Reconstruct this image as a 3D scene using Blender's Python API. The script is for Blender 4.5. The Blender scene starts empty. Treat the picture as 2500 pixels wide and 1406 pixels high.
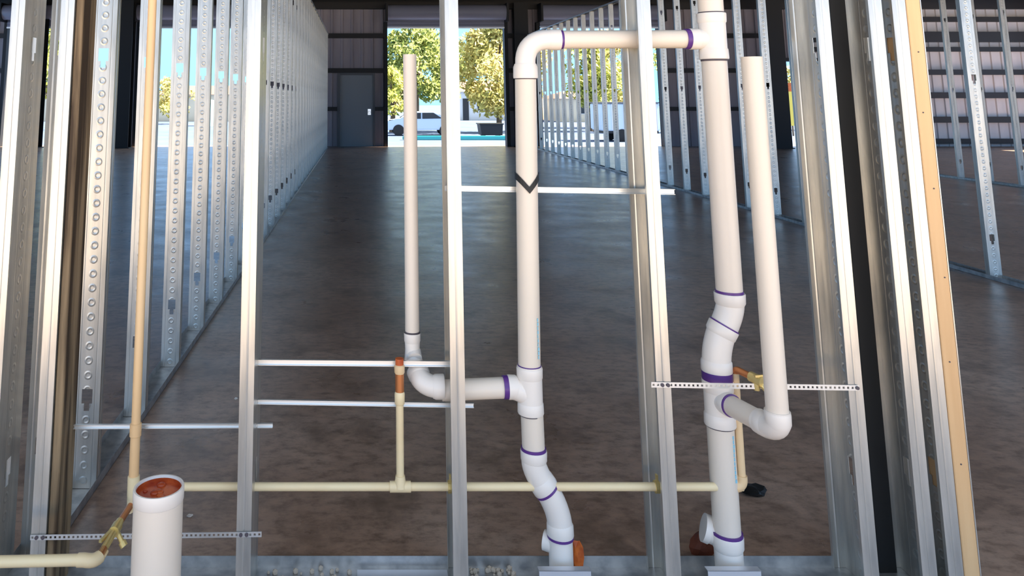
import bpy, bmesh, math, random
from mathutils import Vector, Matrix
random.seed(7)
scene = bpy.context.scene
COL = scene.collection

# ------------------------------------------------------------------ camera
F, PITCH, PX, PY, EYE = 1838.0, math.radians(8.1), 882.0, -20.0, 1.36
cd = bpy.data.cameras.new('camera'); cam = bpy.data.objects.new('camera', cd); COL.objects.link(cam)
cam.location = (0, 0, EYE); cam.rotation_euler = (math.pi/2 + PITCH, 0, 0)
cd.sensor_width = 36.0; cd.lens = F/2500*36.0
cd.shift_x = (1250-PX)/2500; cd.shift_y = -(703-PY)/2500
cd.clip_start = 0.05; cd.clip_end = 500
scene.camera = cam

# ------------------------------------------------------------------ world, sun, exposure
w = bpy.data.worlds.new('world'); scene.world = w; w.use_nodes = True
nt = w.node_tree; bg = nt.nodes['Background']
tc_ = nt.nodes.new('ShaderNodeTexCoord'); sep = nt.nodes.new('ShaderNodeSeparateXYZ'); nt.links.new(tc_.outputs['Generated'], sep.inputs[0])
grad = nt.nodes.new('ShaderNodeValToRGB'); nt.links.new(sep.outputs[2], grad.inputs[0])
ge = grad.color_ramp.elements
ge[0].position = 0.0; ge[0].color = (.25, .58, 1.05, 1); ge[1].position = .75; ge[1].color = (.50, .52, .55, 1)
k_ = ge.new(.18); k_.color = (.30, .53, .88, 1)
nt.links.new(grad.outputs[0], bg.inputs[0]); bg.inputs[1].default_value = .9
sd = bpy.data.lights.new('sun', 'SUN'); sd.energy = 11.5; sd.angle = 0.009; sd.color = (1, .91, .77)
sun = bpy.data.objects.new('sun', sd); COL.objects.link(sun)
sun.rotation_euler = (math.radians(42), 0, math.radians(97))   # sun stands high to the right, a little beyond the building
vs = scene.view_settings
vs.view_transform = 'Standard'; vs.look = 'None'; vs.gamma = 1; vs.use_curve_mapping = False
vs.exposure = 1.3

# ------------------------------------------------------------------ helpers
_c, _s = math.cos(PITCH), math.sin(PITCH)
def at(x, y, Y):
    """real-world point at depth Y that was measured at photo pixel (x, y)"""
    a = (x-PX)/F; b = -(y-PY)/F
    t = Y/(_c-b*_s)
    return Vector((a*t, Y, EYE+(_s+b*_c)*t))
def atz(x, y, z=0.0):
    a = (x-PX)/F; b = -(y-PY)/F
    t = (z-EYE)/(_s+b*_c)
    return Vector((a*t, (_c-b*_s)*t, z))

def tag(o, label=None, cat=None, group=None, kind=None):
    if label: o['label'] = label
    if cat: o['category'] = cat
    if group: o['group'] = group
    if kind: o['kind'] = kind
    return o
def empty(name, loc=(0, 0, 0)):
    o = bpy.data.objects.new(name, None); o.empty_display_size = .1; o.location = loc; COL.objects.link(o); return o
def obj(name, bm, m, parent=None, smooth=False, loc=None):
    me = bpy.data.meshes.new(name)
    bmesh.ops.recalc_face_normals(bm, faces=bm.faces)
    bm.to_mesh(me); bm.free()
    if smooth:
        for p in me.polygons: p.use_smooth = True
        try: me.set_sharp_from_angle(angle=math.radians(40))
        except Exception: pass
    me.materials.append(m)
    return link(name, me, parent, loc)
def link(name, me, parent=None, loc=None):
    o = bpy.data.objects.new(name, me); COL.objects.link(o)
    if loc is not None: o.location = loc
    if parent is not None:
        o.parent = parent
        if loc is None and parent.type == 'EMPTY': o.location = -Vector(parent.location)  # mesh given in world coordinates
    return o
def box(bm, x0, x1, y0, y1, z0, z1):
    r = bmesh.ops.create_cube(bm, size=1)
    for v in r['verts']:
        v.co = Vector(((x0+x1)/2+v.co.x*(x1-x0), (y0+y1)/2+v.co.y*(y1-y0), (z0+z1)/2+v.co.z*(z1-z0)))
    return r['verts']
def boxbm(*a):
    bm = bmesh.new(); box(bm, *a); return bm
def bar(bm, p, q, w, h, up=(0, 0, 1)):
    p, q = Vector(p), Vector(q); d = (q-p); L = d.length; d.normalize()
    s = d.cross(Vector(up)); s.normalize(); u = s.cross(d)
    vs_ = []
    for t in (p, q):
        for a, b in ((-1, -1), (1, -1), (1, 1), (-1, 1)):
            vs_.append(bm.verts.new(t+s*a*w/2+u*b*h/2))
    for f in ((0, 1, 2, 3), (7, 6, 5, 4), (0, 4, 5, 1), (1, 5, 6, 2), (2, 6, 7, 3), (3, 7, 4, 0)):
        bm.faces.new([vs_[i] for i in f])
def sweep(bm, pts, r, seg=24, cap=True):
    """round tube along pts; r is a number or a list"""
    pts = [Vector(p) for p in pts]; n = len(pts)
    rs = r if isinstance(r, (list, tuple)) else [r]*n
    tang = []
    for i in range(n):
        t = (pts[min(i+1, n-1)]-pts[max(i-1, 0)])
        if t.length < 1e-9: t = tang[-1] if tang else Vector((0, 0, 1))
        t = t.normalized()
        if tang and t.dot(tang[-1]) < -.2: t = tang[-1].copy()
        tang.append(t)
    a = tang[0].orthogonal().normalized(); rings = []
    for i in range(n):
        a = (a-tang[i]*a.dot(tang[i])).normalized(); b = tang[i].cross(a)
        rings.append([bm.verts.new(pts[i]+(a*math.cos(2*math.pi*k/seg)+b*math.sin(2*math.pi*k/seg))*rs[i]) for k in range(seg)])
    for i in range(n-1):
        for k in range(seg):
            bm.faces.new((rings[i][k], rings[i][(k+1) % seg], rings[i+1][(k+1) % seg], rings[i+1][k]))
    if cap:
        bm.faces.new(rings[0][::-1]); bm.faces.new(rings[-1])
def tube(p, q, r, seg=24, cap=True):
    bm = bmesh.new(); sweep(bm, [p, q], r, seg, cap); return bm
def hollow(p, q, r, ri, seg=32):
    """pipe with an open bore"""
    p, q = Vector(p), Vector(q); bm = bmesh.new()
    sweep(bm, [p, q, q, q+(p-q)*.001, p+(q-p)*.02], [r, r, ri, ri, ri], seg, False)
    return bm
def bend(p, corner, q, n=10):
    p, corner, q = Vector(p), Vector(corner), Vector(q)
    return [(1-t)**2*p+2*(1-t)*t*corner+t*t*q for t in [i/n for i in range(n+1)]]
def toward(a, b, d):
    a, b = Vector(a), Vector(b); return a+(b-a).normalized()*d

# ------------------------------------------------------------------ materials
def mat(name, color, rough=.5, metal=0.0, noise=None, bump=None, spec=None, emit=None, trans=None):
    m = bpy.data.materials.new(name); m.use_nodes = True
    t = m.node_tree; b = t.nodes['Principled BSDF']
    b.inputs['Base Color'].default_value = (*color, 1); b.inputs['Roughness'].default_value = rough; b.inputs['Metallic'].default_value = metal
    if spec is not None: b.inputs['Specular IOR Level'].default_value = spec
    if trans: b.inputs['Transmission Weight'].default_value = trans
    tc = t.nodes.new('ShaderNodeTexCoord')
    if noise:
        c2, scale, stretch, lo, hi = noise
        mp = t.nodes.new('ShaderNodeMapping'); mp.inputs['Scale'].default_value = stretch
        nz = t.nodes.new('ShaderNodeTexNoise'); nz.inputs['Scale'].default_value = scale; nz.inputs['Detail'].default_value = 6
        rp = t.nodes.new('ShaderNodeValToRGB')
        rp.color_ramp.elements[0].position = lo; rp.color_ramp.elements[1].position = hi
        rp.color_ramp.elements[0].color = (*color, 1); rp.color_ramp.elements[1].color = (*c2, 1)
        t.links.new(tc.outputs['Object'], mp.inputs[0]); t.links.new(mp.outputs[0], nz.inputs['Vector'])
        t.links.new(nz.outputs['Fac'], rp.inputs[0]); t.links.new(rp.outputs[0], b.inputs['Base Color'])
    if bump:
        scale, strength, stretch = bump
        mp2 = t.nodes.new('ShaderNodeMapping'); mp2.inputs['Scale'].default_value = stretch
        nz2 = t.nodes.new('ShaderNodeTexNoise'); nz2.inputs['Scale'].default_value = scale; nz2.inputs['Detail'].default_value = 5
        bp = t.nodes.new('ShaderNodeBump'); bp.inputs['Strength'].default_value = strength; bp.inputs['Distance'].default_value = .01
        t.links.new(tc.outputs['Object'], mp2.inputs[0]); t.links.new(mp2.outputs[0], nz2.inputs['Vector'])
        t.links.new(nz2.outputs['Fac'], bp.inputs['Height']); t.links.new(bp.outputs[0], b.inputs['Normal'])
    return m

def math_node(t, op, a, b=None):
    n = t.nodes.new('ShaderNodeMath'); n.operation = op
    for i, v in enumerate((a, b)):
        if v is None: continue
        if isinstance(v, (int, float)): n.inputs[i].default_value = v
        else: t.links.new(v, n.inputs[i])
    return n.outputs[0]
def galvanised(name, base, dark, metal=.75, rough=.4):
    """zinc coated sheet: spangle, faint streaks, a row of rolled ring dimples down the web"""
    m = mat(name, base, rough, metal, noise=(dark, 30, (1, 1, .12), .42, .72))
    t = m.node_tree; b = t.nodes['Principled BSDF']
    tc = t.nodes.new('ShaderNodeTexCoord'); sp = t.nodes.new('ShaderNodeSeparateXYZ'); t.links.new(tc.outputs['Object'], sp.inputs[0])
    u, z = sp.outputs[0], sp.outputs[2]
    zz = math_node(t, 'SUBTRACT', math_node(t, 'MODULO', z, .05), .025)
    r = math_node(t, 'SQRT', math_node(t, 'ADD', math_node(t, 'MULTIPLY', u, u), math_node(t, 'MULTIPLY', zz, zz)))
    ring = math_node(t, 'MAXIMUM', math_node(t, 'SUBTRACT', 1.0, math_node(t, 'DIVIDE', math_node(t, 'ABSOLUTE', math_node(t, 'SUBTRACT', r, .0105)), .005)), 0.0)
    au = math_node(t, 'ABSOLUTE', u)
    groove = math_node(t, 'MAXIMUM', math_node(t, 'SUBTRACT', 1.0, math_node(t, 'DIVIDE', math_node(t, 'ABSOLUTE', math_node(t, 'SUBTRACT', au, .029)), .003)), 0.0)
    h = math_node(t, 'SUBTRACT', ring, math_node(t, 'MULTIPLY', groove, .6))
    bp = t.nodes.new('ShaderNodeBump'); bp.inputs['Strength'].default_value = 1.0; bp.inputs['Distance'].default_value = .0009
    t.links.new(h, bp.inputs['Height']); t.links.new(bp.outputs[0], b.inputs['Normal'])
    return m

M = {}
M['zinc'] = galvanised('galvanised_steel', (.68, .645, .58), (.45, .44, .41), .72, .33)
M['zinc_plain'] = mat('galvanised_track', (.58, .58, .57), .42, .75, noise=((.36, .37, .38), 22, (1, 1, 1), .4, .7))
M['strap'] = mat('bright_zinc_strap', (.86, .86, .84), .33, .8)
M['plate'] = mat('zinc_plate', (.78, .80, .84), .4, .6)
M['pvc'] = mat('pvc_pipe', (.84, .73, .62), .38, noise=((.78, .68, .55), 3, (1, 1, .4), .35, .75))
M['fitting'] = mat('pvc_fitting', (.88, .80, .715), .32)
M['primer'] = mat('purple_primer', (.11, .035, .22), .35)
M['seam'] = mat('dark_joint', (.10, .08, .09), .6)
M['print'] = mat('blue_print', (.25, .55, .68), .5)
M['cpvc'] = mat('cpvc_pipe', (.90, .73, .44), .36, noise=((.86, .66, .38), 6, (1, 1, 1), .4, .7))
M['cpvc_tan'] = mat('cpvc_riser', (.85, .53, .26), .38, noise=((.84, .62, .36), 2, (1, 1, .6), .35, .7))
M['copper'] = mat('copper', (.55, .20, .07), .35, .55)
M['brass'] = mat('brass', (.78, .60, .24), .35, .6)
M['stain'] = mat('orange_stain', (.62, .13, .03), .3, noise=((.34, .035, .012), 25, (1, 1, 1), .4, .65))
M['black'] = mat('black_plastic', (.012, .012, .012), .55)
M['blacksteel'] = mat('black_steel', (.012, .012, .014), .6)
M['girt'] = mat('dark_red_oxide_girt', (.018, .015, .016), .55)
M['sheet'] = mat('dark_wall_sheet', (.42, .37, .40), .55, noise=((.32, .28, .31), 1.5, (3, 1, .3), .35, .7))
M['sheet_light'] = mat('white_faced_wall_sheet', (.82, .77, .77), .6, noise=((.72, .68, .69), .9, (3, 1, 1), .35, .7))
M['door'] = mat('grey_door', (.29, .31, .33), .5)
M['frame'] = mat('grey_door_frame', (.12, .12, .13), .5)
M['curtain'] = mat('rollup_curtain', (.26, .27, .36), .5)
M['chrome'] = mat('chrome', (.8, .8, .78), .2, 1)
M['roof'] = mat('roof_deck', (.035, .03, .03), .7)
M['wood'] = mat('pine_board', (.84, .54, .27), .6, noise=((.70, .40, .18), 14, (1, 1, .05), .4, .75), bump=(60, .15, (1, 1, .05)))
M['oldwood'] = mat('weathered_board', (.30, .205, .11), .75, noise=((.05, .028, .012), 22, (1, 1, .06), .40, .58), bump=(50, .3, (1, 1, .08)))
M['rust'] = mat('rust_brown', (.16, .035, .012), .7)
M['orange'] = mat('orange_plastic', (.72, .16, .02), .5, noise=((.45, .07, .01), 40, (1, 1, 1), .4, .65))

def concrete():
    m = bpy.data.materials.new('slab_concrete'); m.use_nodes = True
    t = m.node_tree; b = t.nodes['Principled BSDF']; tc = t.nodes.new('ShaderNodeTexCoord')
    def nz(scale, stretch, detail=8, rough=.6):
        mp = t.nodes.new('ShaderNodeMapping'); mp.inputs['Scale'].default_value = stretch
        n = t.nodes.new('ShaderNodeTexNoise'); n.inputs['Scale'].default_value = scale; n.inputs['Detail'].default_value = detail; n.inputs['Roughness'].default_value = rough
        t.links.new(tc.outputs['Object'], mp.inputs[0]); t.links.new(mp.outputs[0], n.inputs['Vector']); return n.outputs['Fac']
    def ramp(f, stops):
        r = t.nodes.new('ShaderNodeValToRGB'); e = r.color_ramp.elements
        e[0].position, e[0].color = stops[0][0], (*stops[0][1], 1); e[1].position, e[1].color = stops[-1][0], (*stops[-1][1], 1)
        for p, c in stops[1:-1]: k = e.new(p); k.color = (*c, 1)
        t.links.new(f, r.inputs[0]); return r.outputs[0]
    big = ramp(nz(1.1, (1, 1, 1)), [(.34, (.36, .225, .155)), (.52, (.46, .31, .225)), (.70, (.58, .42, .32))])
    fine = ramp(nz(14, (1, 1.6, 1), 10, .7), [(.36, (.42, .37, .33)), (.52, (1, 1, 1)), (.68, (1.3, 1.25, 1.2))])
    mx = t.nodes.new('ShaderNodeMix'); mx.data_type = 'RGBA'; mx.blend_type = 'MULTIPLY'; mx.inputs[0].default_value = .75
    t.links.new(big, mx.inputs[6]); t.links.new(fine, mx.inputs[7])
    dirt = ramp(nz(3.5, (1, .8, 1), 7, .65), [(.50, (0, 0, 0)), (.68, (.8, .8, .8))])
    mx2 = t.nodes.new('ShaderNodeMix'); mx2.data_type = 'RGBA'; t.links.new(dirt, mx2.inputs[0]); t.links.new(mx.outputs[2], mx2.inputs[6])
    mx2.inputs[7].default_value = (.17, .105, .07, 1)
    t.links.new(mx2.outputs[2], b.inputs['Base Color'])
    rr = ramp(nz(2.2, (1, 1, 1)), [(.35, (.27, .27, .27)), (.7, (.45, .45, .45))]); t.links.new(rr, b.inputs['Roughness'])
    bp = t.nodes.new('ShaderNodeBump'); bp.inputs['Strength'].default_value = .3; bp.inputs['Distance'].default_value = .01
    t.links.new(nz(5, (1, 1, 1), 8, .6), bp.inputs['Height']); t.links.new(bp.outputs[0], b.inputs['Normal'])
    return m
M['slab'] = concrete()
M['slab'].node_tree.nodes['Principled BSDF'].inputs['IOR'].default_value = 1.55
for k_, v_ in (('Coat Weight', .5), ('Coat Roughness', .30), ('Coat IOR', 1.5)): M['slab'].node_tree.nodes['Principled BSDF'].inputs[k_].default_value = v_
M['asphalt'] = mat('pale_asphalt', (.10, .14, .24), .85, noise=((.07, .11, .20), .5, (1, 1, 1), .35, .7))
M['yard'] = mat('pale_yard', (.64, .53, .40), .9, noise=((.40, .38, .35), .4, (1, 1, 1), .35, .7))

# ------------------------------------------------------------------ the building shell
XL, XR, YF, YB, ZR = -12.0, 20.5, 0.7, 22.3, 4.35
fl = obj('floor', boxbm(XL, XR, -.6, YB+.35, -.15, 0), M['slab']); tag(fl, 'brown grey concrete slab, glossy and blue towards the far openings', kind='structure')
g = bmesh.new()
vv = [g.verts.new(p) for p in ((-220, YB+.35, -.16), (220, YB+.35, -.16), (220, 36, -.8), (-220, 36, -.8), (220, 260, -.8), (-220, 260, -.8))]
g.faces.new((vv[0], vv[1], vv[2], vv[3])); g.faces.new((vv[3], vv[2], vv[4], vv[5]))
gr0 = obj('ground_far', g, M['asphalt']); tag(gr0, 'grey asphalt yard beyond the far openings', kind='structure')
g = bmesh.new()
vf = [g.verts.new(p) for p in ((-220, -.6, -.05), (220, -.6, -.05), (220, -200, -.05), (-220, -200, -.05))]
g.faces.new(vf[::-1])
gr = obj('ground', g, M['yard']); tag(gr, 'pale sunlit yard at the open front', kind='structure')
ce = obj('ceiling', boxbm(XL, XR, YF, YB+.1, ZR, ZR+.08), M['roof']); tag(ce, 'dark metal roof deck', kind='structure')
for i in range(14):
    y = YF+.3+i*1.55
    bm = bmesh.new(); box(bm, XL, XR, y, y+.07, ZR-.012, ZR); box(bm, XL, XR, y, y+.008, ZR-.2, ZR); box(bm, XL, XR, y-.06, y, ZR-.2, ZR-.19)
    link('purlin', obj('tmp', bm, M['girt']).data, ce); bpy.data.objects.remove(bpy.data.objects['tmp'])

def shell_wall(name, bm, label, m):
    o = obj(name, bm, m); return tag(o, label, kind='structure')
def ribbed(bm, x0, x1, z0, z1, y, pitch=.3, d=.03):
    """trapezoid-ribbed sheet facing -Y, with a flat back skin"""
    xs = [x0]; x = math.ceil(x0/pitch)*pitch; prof = [(x0, 0)]
    while x+.08 < x1:
        if x-.02 > x0: prof += [(x-.02, 0), (x, -d), (x+.05, -d), (x+.07, 0)]
        x += pitch
    prof.append((x1, 0))
    lo = [bm.verts.new((a, y+b, z0)) for a, b in prof]; hi = [bm.verts.new((a, y+b, z1)) for a, b in prof]
    for i in range(len(prof)-1): bm.faces.new((lo[i], lo[i+1], hi[i+1], hi[i]))
    box(bm, x0, x1, y+.012, y+.05, z0, z1)

# openings in the far wall: (x0, x1, top)
OPEN = [(-10.4, -7.05, 3.5), (-6.5, -3.0, 3.5), (.767, 4.2, 3.5), (5.25, 8.75, 3.5), (12.25, 13.25, 2.45)]
bm = bmesh.new(); bl = bmesh.new()
segs = [(XL, -10.4), (-7.05, -6.5), (-3.0, -.70), (.40, .767), (4.2, 5.25), (8.75, 12.25)]
for a, b in segs: ribbed(bm, a, b, 0, ZR, YB)
ribbed(bm, -.70, .40, 2.10, ZR, YB)
for a, b, t_ in OPEN: ribbed(bm, a, b, t_, ZR, YB)
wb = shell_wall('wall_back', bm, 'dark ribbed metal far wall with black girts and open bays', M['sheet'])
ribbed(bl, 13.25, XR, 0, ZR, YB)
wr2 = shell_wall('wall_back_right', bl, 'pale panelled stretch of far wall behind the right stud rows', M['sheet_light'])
def girt(parent, x0, x1, z, h=.12, y=YB):
    bm = bmesh.new(); box(bm, x0, x1, y-.20, y-.03, z+h-.012, z+h); box(bm, x0, x1, y-.21, y-.20, z, z+h); box(bm, x0, x1, y-.2, y-.03, z, z+.012)
    obj('girt', bm, M['girt'], parent)
for a, b in [(-3.0, -.70), (.40, .72), (4.25, 5.2), (8.8, 12.2), (XL, -10.45)]:
    girt(wb, a, b, 1.02, .11)
for a, b in [(-3.0, .72), (4.25, 5.2), (8.8, 12.2), (XL, -10.45)]:
    girt(wb, a, b, 2.12, .13); girt(wb, a, b, 3.14, .13)
girt(wb, XL, XR, 4.0, .34)
for z, h in ((.08, .14), (.68, .17), (1.38, .17), (2.06, .15), (2.74, .13), (3.02, .30), (3.62, .14)):
    girt(wr2, 13.3, XR, z, h)
def side_wall(name, x, label, m):          # unseen side walls; three open bays each, added to daylight the far end
    bm = bmesh.new(); y = YF
    for y0, y1 in ((8.0, 11.8), (12.6, 16.4), (17.2, 21.0)):
        box(bm, x-.025, x+.025, y, y0, 0, ZR); box(bm, x-.025, x+.025, y0, y1, 3.8, ZR); y = y1
    box(bm, x-.025, x+.025, y, YB, 0, ZR)
    return shell_wall(name, bm, label, m)
side_wall('wall_left', XL-.025, 'unseen dark metal side wall on the far left, open bays added for daylight', M['sheet'])
side_wall('wall_right', XR+.025, 'unseen pale metal side wall on the far right, open bays added for daylight', M['sheet_light'])
bm = bmesh.new(); box(bm, XL, -5.0, YF-.05, YF, 0, ZR); box(bm, 19.6, XR, YF-.05, YF, 0, ZR)  # unseen front wall pieces, added to keep side light off the stud webs
shell_wall('shade_wall_front', bm, 'unseen dark metal front wall, added to limit light through the open front bay', M['sheet'])
for i, (a, b, t_) in enumerate(OPEN):        # jamb channels of each bay
    bm = bmesh.new()
    box(bm, a-.10, a, YB-.24, YB+.06, 0, t_+.1); box(bm, b, b+.10, YB-.24, YB+.06, 0, t_+.1); box(bm, a, b, YB-.24, YB+.06, t_, t_+.1)
    tag(obj('trim_%d' % (i+1), bm, M['blacksteel']), 'dark steel jamb lining an open bay in the far wall', kind='structure')

# grey personnel door
d1 = empty('door_1', (-.155, YB-.06, 0)); tag(d1, 'grey steel personnel door beside the open roll-up bay', kind='structure')
bm = bmesh.new(); box(bm, -.70, -.62, YB-.12, YB+.05, 0, 2.12); box(bm, .34, .40, YB-.12, YB+.05, 0, 2.12); box(bm, -.62, .34, YB-.12, YB+.05, 2.05, 2.12)
obj('door_frame', bm, M['frame'], d1)
lf = obj('door_leaf', boxbm(-.63, .35, YB-.075, YB-.03, .0, 2.06), M['door'], d1)
bm = bmesh.new(); sweep(bm, [(.235, YB-.08, .98), (.235, YB-.14, .98), (.235, YB-.14, .98), (.235, YB-.19, .98)], [.018, .018, .036, .030], 16)
bm2 = bm; box(bm2, .19, .28, YB-.085, YB-.078, .90, 1.07)
obj('door_knob', bm2, M['chrome'], d1, True)

# roll-up doors: hood + rolled curtain slats above the bays
for i, (a, b, t_) in enumerate(OPEN[:4]):
    nm = ['second bay from the left', 'bay behind the left stud row', 'central bay beside the grey door', 'bay seen through the right stud row'][i]
    rd = empty('roll_up_door', ((a+b)/2, YB-.3, t_)); tag(rd, 'rolled-up slatted door coil over the '+(nm if i else 'leftmost bay'), 'roll-up door', 'roll-up doors over the bays')
    bm = bmesh.new(); sweep(bm, [(a-.02, YB-.48, t_+.36), (b+.02, YB-.48, t_+.36)], .22, 28); obj('curtain_coil', bm, M['curtain'], rd, True)
    for k in range(6):
        obj('slat', boxbm(a, b, YB-.275, YB-.255, t_-.04+k*.072, t_+.026+k*.072), M['curtain'], rd)
    obj('bottom_bar', boxbm(a, b, YB-.30, YB-.24, t_-.09, t_-.045), M['plate'], rd)
    for x in (a-.06, b): obj('end_bracket', boxbm(x, x+.06, YB-.72, YB-.24, t_+.08, t_+.62), M['blacksteel'], rd)

# black steel columns standing in front of the far wall
def column(x0, x1, y, label):
    r = empty('steel_column', ((x0+x1)/2, y, 0)); tag(r, label, 'column', 'black steel frame columns')
    bm = bmesh.new(); box(bm, x0, x1, y-.16, y-.145, 0, ZR-.2); box(bm, x0, x1, y+.145, y+.16, 0, ZR-.2); obj('column_flange', bm, M['blacksteel'], r)
    obj('column_web', boxbm((x0+x1)/2-.006, (x0+x1)/2+.006, y-.145, y+.145, .02, ZR-.2), M['blacksteel'], r)
    obj('base_plate', boxbm(x0-.04, x1+.04, y-.2, y+.2, 0, .02), M['blacksteel'], r)
column(-9.75, -9.05, 21.6, 'black steel column inside the leftmost bay')
column(-6.95, -6.5, 21.5, 'black steel column between the two left bays')
column(11.45, 11.95, 21.4, 'black steel column left of the narrow doorway at right')
column(4.45, 4.85, 21.95, 'black steel column right of the central roll-up bay')

# ------------------------------------------------------------------ steel studs
def stud_mesh(name, d, flg, height, holes, t=.0014, lip=.011, cuts=()):
    """C-stud: web centred on local x in the plane y=0, flanges reach to y=+flg. Key-shaped service holes in the web; cuts: (z, half) round-ish pipe holes"""
    bm = bmesh.new(); hw, nw = .019, .0095
    xs = sorted({-d/2, -hw, -nw, nw, hw, d/2} | {s*h for _, h in cuts for s in (-1, 1)})
    skip = []
    zs = {0.0, height}
    for h in holes:
        skip += [(h-.02, h+.028, hw), (h-.045, h-.02, nw)]; zs |= {h-.045, h-.02, h+.028}
    for z, hf in cuts:
        skip.append((z-hf, z+hf, hf)); zs |= {z-hf, z+hf}
    zs = sorted(zs); grid = {}
    def vert(x, z):
        if (x, z) not in grid: grid[(x, z)] = bm.verts.new((x, 0, z))
        return grid[(x, z)]
    for i in range(len(xs)-1):
        for j in range(len(zs)-1):
            mx, mz = (xs[i]+xs[i+1])/2, (zs[j]+zs[j+1])/2
            if any(a < mz < b and abs(mx) < h_ for a, b, h_ in skip): continue
            bm.faces.new((vert(xs[i], zs[j]), vert(xs[i+1], zs[j]), vert(xs[i+1], zs[j+1]), vert(xs[i], zs[j+1])))
    for s in (-1, 1):
        prof = [(s*d/2, 0), (s*d/2, flg*.42), (s*(d/2-.0015), flg*.5), (s*d/2, flg*.58), (s*d/2, flg), (s*(d/2-lip), flg)]
        cols = []
        for k, (x, y) in enumerate(prof):
            if k == 0: cols.append([vert(s*d/2, z) for z in zs])
            else: cols.append([bm.verts.new((x, y, z)) for z in zs])
        for a, b in zip(cols, cols[1:]):
            for j in range(len(zs)-1): bm.faces.new((a[j], b[j], b[j+1], a[j+1]))
    bmesh.ops.recalc_face_normals(bm, faces=bm.faces)
    bmesh.ops.solidify(bm, geom=list(bm.faces), thickness=t)
    me = bpy.data.meshes.new(name); bm.to_mesh(me); bm.free(); me.materials.append(M['zinc']); return me
HOLES = (.30, 1.52, 2.74); HT = 3.2
ME6 = stud_mesh('stud_six_inch', .152, .041, HT, HOLES)
ME4 = stud_mesh('stud_narrow', .092, .041, HT, HOLES)
def stud(me, loc, rz, label, group=None):
    o = bpy.data.objects.new('steel_stud', me); COL.objects.link(o); o.location = loc; o.rotation_euler[2] = rz
    return tag(o, label, 'stud', group)
def track(name, x0, x1, y0, y1, label, axis, z=0.0, up=1, leg=.032, group=None):
    """U channel lying flat; axis is the long axis"""
    bm = bmesh.new(); t = .0015; zz = sorted((z, z+up*t)); zl = sorted((z, z+up*leg))
    box(bm, x0, x1, y0, y1, *zz)
    if axis == 'x': box(bm, x0, x1, y0, y0+t, *zl); box(bm, x0, x1, y1-t, y1, *zl)
    else: box(bm, x0, x0+t, y0, y1, *zl); box(bm, x1-t, x1, y0, y1, *zl)
    return tag(obj(name, bm, M['zinc_plain']), label, 'track', group)

FY, DEP = 2.27, .152; BY = FY+DEP
def front_stud(webx, label, cuts=(), y=None):
    me = ME6 if not cuts else stud_mesh('stud_cut', .152, .041, HT, HOLES, cuts=cuts)
    return stud(me, (webx, (FY if y is None else y)+DEP/2, 0.002), math.pi/2, label)
front_stud(-1.021, 'wide steel stud at the left edge with key-shaped holes in its web')
front_stud(-.871, 'narrow-looking front stud between the left edge stud and the brown board', cuts=((.168, .02),))
front_stud(-.304, 'front stud left of centre where the four short cross bars meet', cuts=((.262, .018),))
front_stud(.294, 'front stud left of the tall bent white pipe, crossing the roll-up bay', cuts=((.262, .018), (.505, .034)))
front_stud(.878, 'front stud between the two thick white pipe stacks', cuts=((.262, .018), (1.545, .038)))
front_stud(1.421, 'front stud with the perforated strap screwed to it, left of the black strip')
front_stud(1.581, 'front stud just right of the black strip, ring-dimpled web facing out')
front_stud(1.653, 'front stud carrying the pale pine board on its right face')
track('bottom_track', -1.6, 1.70, FY-.001, BY+.001, 'galvanised bottom track under the front stud wall', 'x')
track('top_track', -1.6, 3.2, FY-.001, BY+.001, 'galvanised top track over the front stud wall', 'x', HT+.004, -1)
# zinc plate lying in the track, dust in the track
obj_ = obj('splice_plate', boxbm(at(872, 1385, 2.36).x, at(1095, 1385, 2.36).x, 2.300, 2.405, .0025, .0045), M['plate']); tag(obj_, 'pale zinc sheet lying in the bottom track left of the tall bent pipe', 'plate')
bm = bmesh.new()
for x0, x1 in ((-.28, -.03), (.31, .44)):
    for k in range(60):
        x, y = random.uniform(x0, x1), random.uniform(2.28, 2.41); s = random.uniform(.003, .009)
        r = bmesh.ops.create_icosphere(bm, subdivisions=1, radius=s, matrix=Matrix.Translation((x, y, .003+s*.4)))
ru = obj('concrete_crumbs', bm, M['yard']); tag(ru, 'loose concrete crumbs lying in the front bottom track', 'crumbs', kind='stuff')

# added black strip standing for the shaded stud cavity; boards at the right jamb
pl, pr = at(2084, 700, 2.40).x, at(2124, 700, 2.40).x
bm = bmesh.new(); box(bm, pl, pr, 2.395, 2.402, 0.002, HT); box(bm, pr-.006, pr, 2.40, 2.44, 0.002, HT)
tag(obj('gap_shade_strip', bm, M['black']), 'black full-height strip added as the shaded gap between two studs at the right', 'strip')
bm = bmesh.new(); box(bm, 1.655, 1.697, FY-.002, BY, .002, HT); bmesh.ops.bevel(bm, geom=list(bm.edges), offset=.002, segments=1, affect='EDGES')
wd = empty('pine_board', (1.685, 2.34, 0)); tag(wd, 'pale orange pine board upright at the right-hand jamb', 'board')
obj('board', bm, M['wood'], wd)
for z in (.35, .62, .85, 1.1, 1.32, 1.5):
    obj('nail', tube((1.676+(z*7 % 1-.5)*.018, FY+.002, z), (1.676+(z*7 % 1-.5)*.018, FY-.0035, z), .0022, 8), M['seam'], wd)
bm = bmesh.new(); box(bm, 1.6975, 1.7005, FY-.001, BY, .002, HT); box(bm, 1.7005, 1.706, FY+.02, FY+.022, .002, HT)
tag(obj('edge_angle', bm, M['zinc']), 'thin bright metal edge angle along the right side of the pine board', 'trim')

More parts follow.
